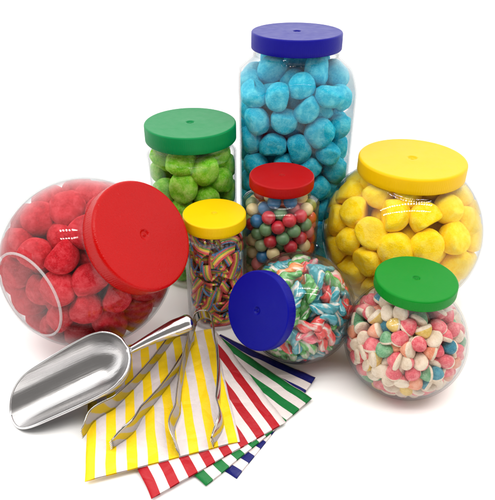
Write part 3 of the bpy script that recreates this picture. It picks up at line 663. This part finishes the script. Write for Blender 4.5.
# sugared jelly candies with a white foam foot
JELLY = [("pink", srgb(206, 84, 94), srgb(228, 158, 154), 58), ("green", srgb(92, 146, 102), srgb(158, 188, 156), 11),
         ("teal blue", srgb(30, 116, 138), srgb(104, 168, 178), 5), ("golden yellow", srgb(208, 172, 84), srgb(226, 202, 136), 11),
         ("peach orange", srgb(214, 136, 104), srgb(228, 178, 152), 15)]
FOAM = sugar_candy("white_foam", srgb(212, 194, 170), srgb(226, 212, 194), srgb(192, 168, 140))


def jelly_mesh(r):
    prof = [(0.40, -0.86), (0.88, -0.85), (1.08, -0.76), (1.16, -0.58), (1.17, -0.40), (1.15, -0.26), (1.13, -0.18),
            (1.10, -0.10), (1.05, 0.04), (0.94, 0.26), (0.79, 0.48), (0.61, 0.70), (0.41, 0.88), (0.22, 0.97), (0.10, 0.99)]
    V, Fc = lathe(prof, 20, lambda q, z, a: q * (1 + 0.10 * math.cos(2 * a)))
    return [Vector(v) * r for v in V], Fc


jel = []
for nm, col, pale, wgt in JELLY:
    V, Fc = jelly_mesh(0.0065)
    me = mesh_from("jelly_candy", V, Fc)
    me.materials.append(sugar_candy("jelly_" + nm.replace(' ', '_'), col, pale, tuple(x * 0.8 for x in col[:3]) + (1,)))
    me.materials.append(FOAM)
    for pl in me.polygons:
        if pl.center.z < -0.40 * 0.0065:
            pl.material_index = 1
    o = bpy.data.objects.new("jelly_candy", me)
    tag(o, "%s sugared jelly dome with white foam foot inside the bright green lidded jar" % nm, "jelly candy",
        "%s jelly candies in the green lidded jar" % nm)
    jel.append(o)
used = set()
for p in unpack(JELLY_POS):
    k = rng.choices(range(5), [j[3] for j in JELLY])[0]
    o = jel[k] if k not in used else jel[k].copy()
    used.add(k)
    scene.collection.objects.link(o)
    o.location = p
    o.rotation_mode = 'QUATERNION'
    o.rotation_quaternion = rand_quat()
    s = rng.uniform(0.92, 1.08)
    o.scale = (s, s, s * rng.uniform(0.9, 1.08))


# twisted chews in swirled wrappers
def swirl_material(name, col, dark):
    g = Nodes(name)
    uv = g.coord('UV')
    sep = g.n('SeparateXYZ')
    g.t.links.new(uv, sep.inputs[0])
    nz = g.noise(110, 3)
    wv = g.math('ADD', sep.outputs[0], g.math('MULTIPLY', g.math('SUBTRACT', nz, 0.5), 0.9))
    s = g.math('SINE', g.math('MULTIPLY', wv, 6.5))
    f = g.math('MULTIPLY', g.math('SUBTRACT', s, 0.28), 1.3, True)
    c = g.mix(g.noise(120, 3), col, dark)
    c = g.mix(f, c, srgb(206, 194, 182))
    g.pbsdf(Base_Color=c, Roughness=0.24, Specular_IOR_Level=0.6, Coat_Weight=0.5, Coat_Roughness=0.1,
            Normal=g.bump(g.noise(420, 3), 0.5, 0.0010))
    return g.m


def chew_mesh(seed):
    """two soft strands twisted together, bent, with pinched ends"""
    rr = random.Random(seed)
    prof = []
    L, M = 0.0150, 56
    for i in range(M + 1):
        x = -1 + 2 * i / M
        ax = abs(x)
        r = 0.0063 * (max(0.0, 1 - ax ** 3.2)) ** 0.5 * (0.86 + 0.16 * math.cos(x * 5 + seed))
        prof.append((max(r, 0.0012), x * L))
    ph, turn = rr.uniform(0, 6), rr.choice((2.2, 2.8, -2.5))

    def f(r, z, a):
        tw = z / L * turn
        return r * (1 + 0.30 * math.cos(2 * (a - tw) + ph) + 0.07 * math.cos(6 * (a - tw * 1.2)))
    n = 32
    V, Fc = lathe(prof, n, f)
    bend = rr.uniform(12, 28)
    W = []
    for v in V:
        k = 1 + 0.12 * noise.noise(Vector(v) * 110 + Vector((seed, 0, 0)))
        W.append(Vector((v[0] * k + bend * (v[2] ** 2 - L * L * 0.4), v[1] * k, v[2])))
    me = mesh_from("wrapped_chew", W, Fc)
    uv = me.uv_layers.new(name="swirl")
    for lp in me.loops:
        i = lp.vertex_index
        ring, k = divmod(i, n)
        ring = min(M, ring)
        tw = (-1 + 2 * ring / M) * turn
        uv.data[lp.index].uv = (math.cos((2 * PI * k / n - tw) + ph / 2) * 0.5 + 0.5, ring / M)
    return me


CHEW = [("green", srgb(40, 126, 46), srgb(104, 176, 92), 9), ("red", srgb(200, 26, 30), srgb(222, 84, 78), 9),
        ("turquoise", srgb(8, 112, 128), srgb(70, 166, 174), 8), ("orange", srgb(232, 104, 40), srgb(240, 160, 90), 0.8),
        ("pink", srgb(206, 60, 84), srgb(226, 130, 138), 4)]
chews = []
for i, (nm, a, b, wgt) in enumerate(CHEW):
    me = chew_mesh(i * 3 + 1)
    me.materials.append(swirl_material("swirl_" + nm.replace(' ', '_'), a, b))
    o = bpy.data.objects.new("wrapped_chew", me)
    tag(o, "twisted %s and white swirl chew inside the jar lying on its side" % nm, "wrapped candy", "%s chews in the lying jar" % nm)
    chews.append(o)
used = set()
for q in unpack(CHEW_POS):
    a, b = Vector(q[:3]), Vector(q[3:])
    k = rng.choices(range(5), [c[3] for c in CHEW])[0]
    o = chews[k] if k not in used else chews[k].copy()
    used.add(k)
    scene.collection.objects.link(o)
    o.location = (a + b) / 2
    o.rotation_mode = 'QUATERNION'
    o.rotation_quaternion = (b - a).to_track_quat('Z', 'Y') @ Quaternion((0, 0, 1), rng.uniform(0, 6))
    s = rng.uniform(0.92, 1.05)
    o.scale = (s, s, s)


# rainbow belts
def belt_material():
    g = Nodes("rainbow_sour_belt")
    sep = g.n('SeparateXYZ')
    g.t.links.new(g.coord('UV'), sep.inputs[0])
    st = [(0.0, srgb(226, 60, 66)), (0.20, srgb(240, 140, 120)), (0.32, srgb(250, 214, 60)), (0.52, srgb(116, 176, 56)), (0.70, srgb(226, 84, 90)), (0.86, srgb(50, 124, 180))]
    c = g.ramp(sep.outputs[0], st, 'CONSTANT')
    gr = g.noise(1700, 2)
    c = g.mix(g.math('MULTIPLY', g.math('SUBTRACT', gr, 0.5, True), 2.2, True), c, srgb(240, 226, 206))
    g.pbsdf(Base_Color=c, Roughness=0.7, Normal=g.bump(gr, 0.5, 0.0009))
    return g.m


BELT = belt_material()


def belt_mesh(pts, centre, width, thick, seed):
    rr = random.Random(seed)
    P = [Vector(p) for p in pts]
    path = []
    for i in range(len(P) - 1):                      # Catmull-Rom through the chain
        p0, p1, p2, p3 = P[max(0, i - 1)], P[i], P[i + 1], P[min(len(P) - 1, i + 2)]
        for k in range(4):
            t = k / 4
            path.append(0.5 * ((2 * p1) + (p2 - p0) * t + (2 * p0 - 5 * p1 + 4 * p2 - p3) * t * t + (3 * p1 - p0 - 3 * p2 + p3) * t ** 3))
    path.append(P[-1])
    roll0, roll1 = rr.gauss(0, 0.55), rr.gauss(0, 0.8)
    V, Fc, U = [], [], []
    n = len(path)
    for i, p in enumerate(path):
        t = (path[min(i + 1, n - 1)] - path[max(i - 1, 0)]).normalized()
        out = Vector((p.x - centre[0], p.y - centre[1], 0.0)) + Vector((1e-4, 0, 0))
        out = (out - t * out.dot(t))
        out = out.normalized() if out.length > 1e-6 else t.orthogonal().normalized()
        out = Quaternion(t, roll0 + (roll1 - roll0) * i / n) @ out
        side = t.cross(out)
        for k, (u, w) in enumerate(((-1, 1), (-0.6, 1), (-0.2, 1), (0.2, 1), (0.6, 1), (1, 1), (1, -1), (0.6, -1), (0.2, -1), (-0.2, -1), (-0.6, -1), (-1, -1))):
            V.append(p + side * (u * width / 2) + out * (w * thick / 2))
            U.append((u * 0.5 + 0.5, i / n))
    for i in range(n - 1):
        for k in range(12):
            k2 = (k + 1) % 12
            Fc.append((i * 12 + k, i * 12 + k2, (i + 1) * 12 + k2, (i + 1) * 12 + k))
    Fc.append(tuple(range(12)))
    Fc.append(tuple(reversed(range((n - 1) * 12, n * 12))))
    c = sum(path, Vector()) / n
    me = mesh_from("rainbow_belt", [v - c for v in V], Fc, False)
    uv = me.uv_layers.new(name="across")
    for lp in me.loops:
        uv.data[lp.index].uv = U[lp.vertex_index]
    return me, c


for i, q in enumerate(unpack(BELT_POS)):
    pts = [q[k:k + 3] for k in range(0, len(q), 3)]
    me, c = belt_mesh(pts, (-0.0336, 0.505), 0.0088, 0.0019, i)
    o = link_mesh("rainbow_belt", me, BELT)
    o.location = c
    tag(o, "curled rainbow striped sour belt inside the ribbed yellow lidded jar", "sour belt", "rainbow belts in the ribbed jar")


# ------------------------------------------------------------------ striped paper bags
def bag_material(name, col, period=0.0167):
    g = Nodes(name)
    sep = g.n('SeparateXYZ')
    g.t.links.new(g.coord('UV'), sep.inputs[0])
    wob = g.math('MULTIPLY', g.noise(60, 2), 0.0006)
    x = g.math('ADD', sep.outputs[0], wob)
    fr = g.math('FRACT', g.math('MULTIPLY', x, 1 / period))
    m = g.math('LESS_THAN', fr, 0.5)
    paper = g.mix(g.noise(240, 5), srgb(222, 210, 207), srgb(208, 196, 193))
    ink = g.mix(g.math('MULTIPLY', g.noise(320, 5), 0.5), col, tuple(min(1, c * 1.15 + 0.02) for c in col[:3]) + (1,))
    c = g.mix(m, paper, ink)
    vo = g.n('TexVoronoi')
    vo.feature = 'DISTANCE_TO_EDGE'
    vo.inputs['Scale'].default_value = 30
    g.t.links.new(g.coord('Object'), vo.inputs['Vector'])
    crease = g.math('MULTIPLY', g.math('MINIMUM', vo.outputs['Distance'], 0.12), 1.6)
    h = g.math('ADD', g.math('ADD', g.noise(34, 4), crease), g.math('MULTIPLY', g.noise(600, 3), 0.05))
    g.pbsdf(Base_Color=c, Roughness=0.5, Specular_IOR_Level=0.35, Normal=g.bump(h, 0.6, 0.005))
    return g.m


def paper_bag(bl, br, tr, z, mat, label, seed, curl=0.0, phase=0.0):
    """flat paper bag: two sheets joined at the sides, the mouth a little open, edges not quite straight"""
    bl, br, tr = (Vector((p[0], p[1], 0)) for p in (bl, br, tr))
    ex, ey = br - bl, tr - br
    W, L = ex.length, ey.length
    nx, ny = 34, 40
    V, Fc, U = [], [], []
    for layer in (0, 1):
        for j in range(ny + 1):
            for i in range(nx + 1):
                u, v = i / nx, j / ny
                edge = min(u, 1 - u) * W
                p = bl + ex * u + ey * v
                gap = 0.0011 * min(1, edge / 0.008) * (0.7 + 0.3 * (1 - v))
                h = z + 0.0005 + 0.0010 * noise.noise(Vector((u * 5 + seed, v * 6, seed)))
                h += curl * max(0, u - 0.7) ** 2 * max(0, 0.6 - v) * 4
                zz = h + (gap if layer else -0.0003)
                if layer:
                    zz += 0.0005 * noise.noise(Vector((u * 9 + seed, v * 4, 3)))
                wig = 0.0006 * noise.noise(Vector((u * 7, v * 7, seed + 9)))
                V.append((p.x + wig, p.y + wig, max(zz, 0.0003)))
                U.append((u * W + phase, v * L))
    N = (nx + 1) * (ny + 1)
    for j in range(ny):
        for i in range(nx):
            a = j * (nx + 1) + i
            q = (a, a + 1, a + nx + 2, a + nx + 1)
            Fc.append(tuple(reversed(q)))
            Fc.append(tuple(k + N for k in q))
    for j in range(ny):
        for i in (0, nx):
            a, b = j * (nx + 1) + i, (j + 1) * (nx + 1) + i
            Fc.append((a, b, b + N, a + N))
    for i in range(nx):                              # folded foot
        a = ny * (nx + 1) + i
        Fc.append((a, a + 1, a + 1 + N, a + N))
    c = (bl + br) / 2
    me = mesh_from("paper_bag", [(v[0] - c.x, v[1] - c.y, v[2]) for v in V], Fc)
    uv = me.uv_layers.new(name="sheet")
    for lp in me.loops:
        uv.data[lp.index].uv = U[lp.vertex_index]
    o = link_mesh("paper_bag", me, mat)
    o.location = (c.x, c.y, 0)
    tag(o, label, "paper bag", "striped paper sweet bags fanned under the tongs")


paper_bag((-0.0087, 0.2895), (0.0662, 0.3992), (-0.0290, 0.4680), 0.0004, bag_material("blue_striped_paper", srgb(6, 10, 92), 0.1329 / 7.5),
          "blue and white striped paper bag, lowest of the fan", 3, 0.02, 0.0004)
paper_bag((-0.0331, 0.2817), (0.0602, 0.3723), (-0.0310, 0.4640), 0.0022, bag_material("green_striped_paper", srgb(0, 104, 44), 0.1301 / 7.5),
          "green and white striped paper bag between the red and blue striped ones", 5, 0.01, 0.0004)
paper_bag((-0.0745, 0.2690), (0.0343, 0.3440), (-0.0335, 0.4680), 0.0042, bag_material("red_striped_paper", srgb(162, 4, 20)),
          "red and white striped paper bag just under the yellow striped one", 7, 0.0, 0.0)
paper_bag((-0.1291, 0.2826), (-0.0064, 0.3214), (-0.0373, 0.4700), 0.0062, bag_material("yellow_striped_paper", srgb(240, 200, 0), 0.1287 / 7.6),
          "yellow and white striped paper bag on top of the fan", 9, 0.0, 0.0)


# ------------------------------------------------------------------ metal things
def steel(name, rough, bump, col=(0.78, 0.77, 0.76, 1)):
    g = Nodes(name)
    def streaks(scale, n):
        mp = g.n('Mapping')
        mp.inputs['Scale'].default_value = scale
        g.t.links.new(g.coord('Object'), mp.inputs['Vector'])
        return g.noise(6, n, mp.outputs[0])
    fine, broad = streaks((4, 120, 120), 4), streaks((0.7, 24, 24), 2)
    smudge = g.noise(70, 4)
    r = g.math('ADD', g.math('ADD', g.math('MULTIPLY', fine, 0.14), g.math('MULTIPLY', smudge, 0.10)), rough - 0.05)
    h = g.math('ADD', fine, g.math('MULTIPLY', broad, 2.2))
    g.pbsdf(Base_Color=col, Metallic=1.0, Roughness=r, Normal=g.bump(h, bump, 0.0012))
    return g.m


SCOOP_METAL = steel("brushed_aluminium", 0.15, 0.09, (0.52, 0.51, 0.51, 1))
HANDLE_METAL = steel("polished_aluminium", 0.09, 0.05, (0.60, 0.59, 0.59, 1))
TONG_METAL = steel("polished_steel", 0.05, 0.02, (0.44, 0.42, 0.38, 1))

# scoop: local x runs from the lip towards the handle
SC_LOC, SC_ANG = (-0.1555, 0.3774, 0.0154), math.radians(23.57)
scoop = tag(empty("candy_scoop", SC_LOC, Quaternion((0, 0, 1), SC_ANG) @ Quaternion((0, 1, 0), math.radians(-11.87)) @ Quaternion((1, 0, 0), math.radians(23.16))),
            "shiny aluminium candy scoop with long handle resting beside the tilted red jar", "scoop")
NU, NV = 90, 44
V, Fc = [], []
X0, X1, BW, BD = -0.0641, 0.054, 0.0292, 0.0332
for i in range(NU + 1):
    s = (i / NU) ** 1.5
    x = X0 + (X1 - X0) * s
    back = max(0, (x - (X1 - 0.034)) / 0.034)        # rounded back end
    k = math.sqrt(max(0, 1 - back ** 2.2))
    w = BW * (0.90 + 0.10 * min(1, s * 1.6)) * max(k, 0.02)
    lift = BD * (1 - max(k, 0.02)) * 0.9
    # rims slope down to the rounded lip
    reach = 57 + 33 * min(1, max(0, s) / 0.85) ** 0.9
    if s < 0.30:
        reach *= max(0.02, math.sqrt(max(0, 1 - (1 - s / 0.30) ** 2.4)))
    for j in range(NV + 1):
        a = math.radians(-reach + 2 * reach * j / NV)
        y = w * math.sin(a)
        z = lift + (BD - lift) * (1 - math.cos(a)) * (0.98 if abs(a) < 1.57 else 1)
        V.append((x, y, z))
for i in range(NU):
    for j in range(NV):
        a = i * (NV + 1) + j
        Fc.append((a, a + NV + 1, a + NV + 2, a + 1))
rim = [V[i * (NV + 1)] for i in range(NU + 1)] + [V[i * (NV + 1) + NV] for i in range(NU, -1, -1)]
rim += [V[j] for j in range(NV - 1, -1, -1)]
bowl = link_mesh("bowl", mesh_from("bowl", V, Fc), SCOOP_METAL, scoop)
wall(bowl, 0.0012)
link_mesh("rim_bead", mesh_from("rim_bead", *tube(rim, 0.0010, 8, False)), HANDLE_METAL, scoop)
hp, hr = [], []
for i in range(33):
    s = i / 32
    hp.append((0.052 + 0.066 * s, 0, 0.026 + 0.004 * s + 0.003 * math.sin(PI * s)))
    hr.append(0.0034 + 0.0046 * min(1, s * 1.4) ** 1.3 if s < 0.90 else 0.0080 * math.sqrt(max(0.02, 1 - ((s - 0.90) / 0.10) ** 2)))
link_mesh("handle", mesh_from("handle", *tube(hp, hr, 24)), HANDLE_METAL, scoop)


# tongs: a sprung steel strip standing on edge, bent double, with toothed claws
def strip_mesh(path, z0, heights, leans, thick):
    V, Fc = [], []
    n = len(path)
    for i in range(n):
        p = Vector((path[i][0], path[i][1], 0))
        t = Vector((path[min(i + 1, n - 1)][0] - path[max(i - 1, 0)][0], path[min(i + 1, n - 1)][1] - path[max(i - 1, 0)][1], 0)).normalized()
        nn = Vector((-t.y, t.x, 0))
        h, ln = heights[i], leans[i]
        for k in range(7):
            v = k / 6
            bow = 0.0005 * (1 - (2 * v - 1) ** 2) * (h / 0.016)
            for sgn in (0, 1):
                V.append(p + nn * (ln * (v - 0.5) * h + bow + sgn * thick) + Vector((0, 0, z0 + v * h)))
    for i in range(n - 1):
        a, b = i * 14, (i + 1) * 14
        for k in range(6):
            Fc.append((a + 2 * k, b + 2 * k, b + 2 * k + 2, a + 2 * k + 2))
            Fc.append((a + 2 * k + 1, a + 2 * k + 3, b + 2 * k + 3, b + 2 * k + 1))
        Fc.append((a, a + 1, b + 1, b))
        Fc.append((a + 12, b + 12, b + 13, a + 13))
    for a in (0, (n - 1) * 14):
        for k in range(6):
            Fc.append((a + 2 * k, a + 2 * k + 2, a + 2 * k + 3, a + 2 * k + 1))
    return V, Fc


def teeth(p, t, z0, h, thick, lean):
    """little triangular teeth along the claw's end edge"""
    V, Fc = [], []
    nn = Vector((-t.y, t.x, 0))
    for k in range(5):
        a, b = (k + 0.05) / 5, (k + 0.95) / 5
        b0 = len(V)
        for v, ext in ((a, 0), (b, 0), ((a + b) / 2, 0.0022)):
            for sgn in (0, 1):
                bow = 0.0005 * (1 - (2 * v - 1) ** 2) * (h / 0.016)
                V.append(p + t * ext + nn * (lean * (v - 0.5) * h + bow + sgn * thick) + Vector((0, 0, z0 + v * h)))
        Fc += [(b0, b0 + 2, b0 + 4), (b0 + 1, b0 + 5, b0 + 3), (b0, b0 + 4, b0 + 5, b0 + 1), (b0 + 2, b0 + 3, b0 + 5, b0 + 4)]
    return V, Fc


def tongs(tip1, tip2, bend, half, z0, label, lean, bulge1, bulge2, h_arm=0.0126, h_claw=0.0170, bow1=0.006, lift=0.0):
    t1, t2, b = Vector(tip1), Vector(tip2), Vector(bend)
    ax = (b - (t1 + t2) / 2).normalized()
    sd = Vector((-ax.y, ax.x))                        # towards tip1's side
    if (t1 - t2).dot(sd) < 0:
        sd = -sd
    root = tag(empty("tongs", (b.x, b.y, z0)), label, "tongs", "steel sweet tongs lying on the yellow bag")
    c = b - ax * half
    if lift:                                          # the bent end rests on something, the claws on the bag
        side = Vector((sd.x, sd.y, 0))
        ang = math.atan2(lift, ((t1 + t2) / 2 - b).length)
        qt = Quaternion(side, ang)
        if (qt @ Vector((-ax.x, -ax.y, 0))).z > 0:
            qt = Quaternion(side, -ang)
        root.rotation_mode = 'QUATERNION'
        root.rotation_quaternion = qt
        root.location.z += lift

    def arm(t, s, bulge, bow):
        e = c + sd * s * half
        pts, hs, ls = [], [], []
        L = (e - t).length
        for i in range(41):
            q = i / 40
            p = t.lerp(e, q)
            d = q * L                                # distance from the tip
            p = p + sd * s * bow * math.sin(PI * q)   # sprung arms bow outwards
            if d < 0.040:
                p = p + sd * bulge * (math.sin(PI * d / 0.040) ** 1.5)
            hh = h_arm + (h_claw - h_arm) * (max(0, 1 - abs(d - 0.020) / 0.045) if d > 0.02 else 1)
            if d < 0.012:
                hh *= 0.62 + 0.38 * d / 0.012
            pts.append(p)
            hs.append(hh)
            ls.append(lean * s if False else lean)
        return pts, hs, ls
    pa, ha, la = arm(t1, 1, bulge1, bow1)
    pb, hb, lb = arm(t2, -1, bulge2, 0.006)
    arcp = []
    for i in range(1, 20):
        a = PI * i / 20
        arcp.append(c + sd * half * math.cos(a) + ax * half * math.sin(a))
    path = pa + arcp + pb[::-1]
    hs = ha + [h_arm] * 19 + hb[::-1]
    n = len(path)
    ls = []
    for i in range(n):
        k = max(-1, min(1, (n / 2 - i) / 14))
        ls.append(lean * k)
    loc = [(p.x - b.x, p.y - b.y) for p in path]
    V, Fc = strip_mesh(loc, 0.0, hs, ls, 0.0007)
    link_mesh("spring_strip", mesh_from("spring_strip", V, Fc), TONG_METAL, root)
    for idx, nxt in ((0, 1), (n - 1, n - 2)):
        p = Vector((loc[idx][0], loc[idx][1], 0))
        q = Vector((loc[nxt][0], loc[nxt][1], 0))
        d = (p - q).normalized()
        if idx == 0:
            Vt, Ft = teeth(p, d, 0.0, hs[idx], -0.0007, -ls[idx])
        else:
            Vt, Ft = teeth(p, d, 0.0, hs[idx], 0.0007, ls[idx])
        link_mesh("teeth", mesh_from("teeth", Vt, Ft, False), TONG_METAL, root)
    return root


BAG_TOP = 0.0086
tongs((-0.1400, 0.3240), (-0.1130, 0.3130), (-0.0620, 0.4560), 0.0110, BAG_TOP,
      "steel tongs lying on the yellow bag, arms beside the scoop", 0.0, 0.005, -0.004, bow1=-0.005)
tongs((-0.0570, 0.3060), (-0.0295, 0.3140), (-0.0448, 0.4600), 0.0085, BAG_TOP,
      "steel tongs lying on the yellow bag, arms pointing straight down its middle", 0.22, 0.005, -0.005, lift=0.020)
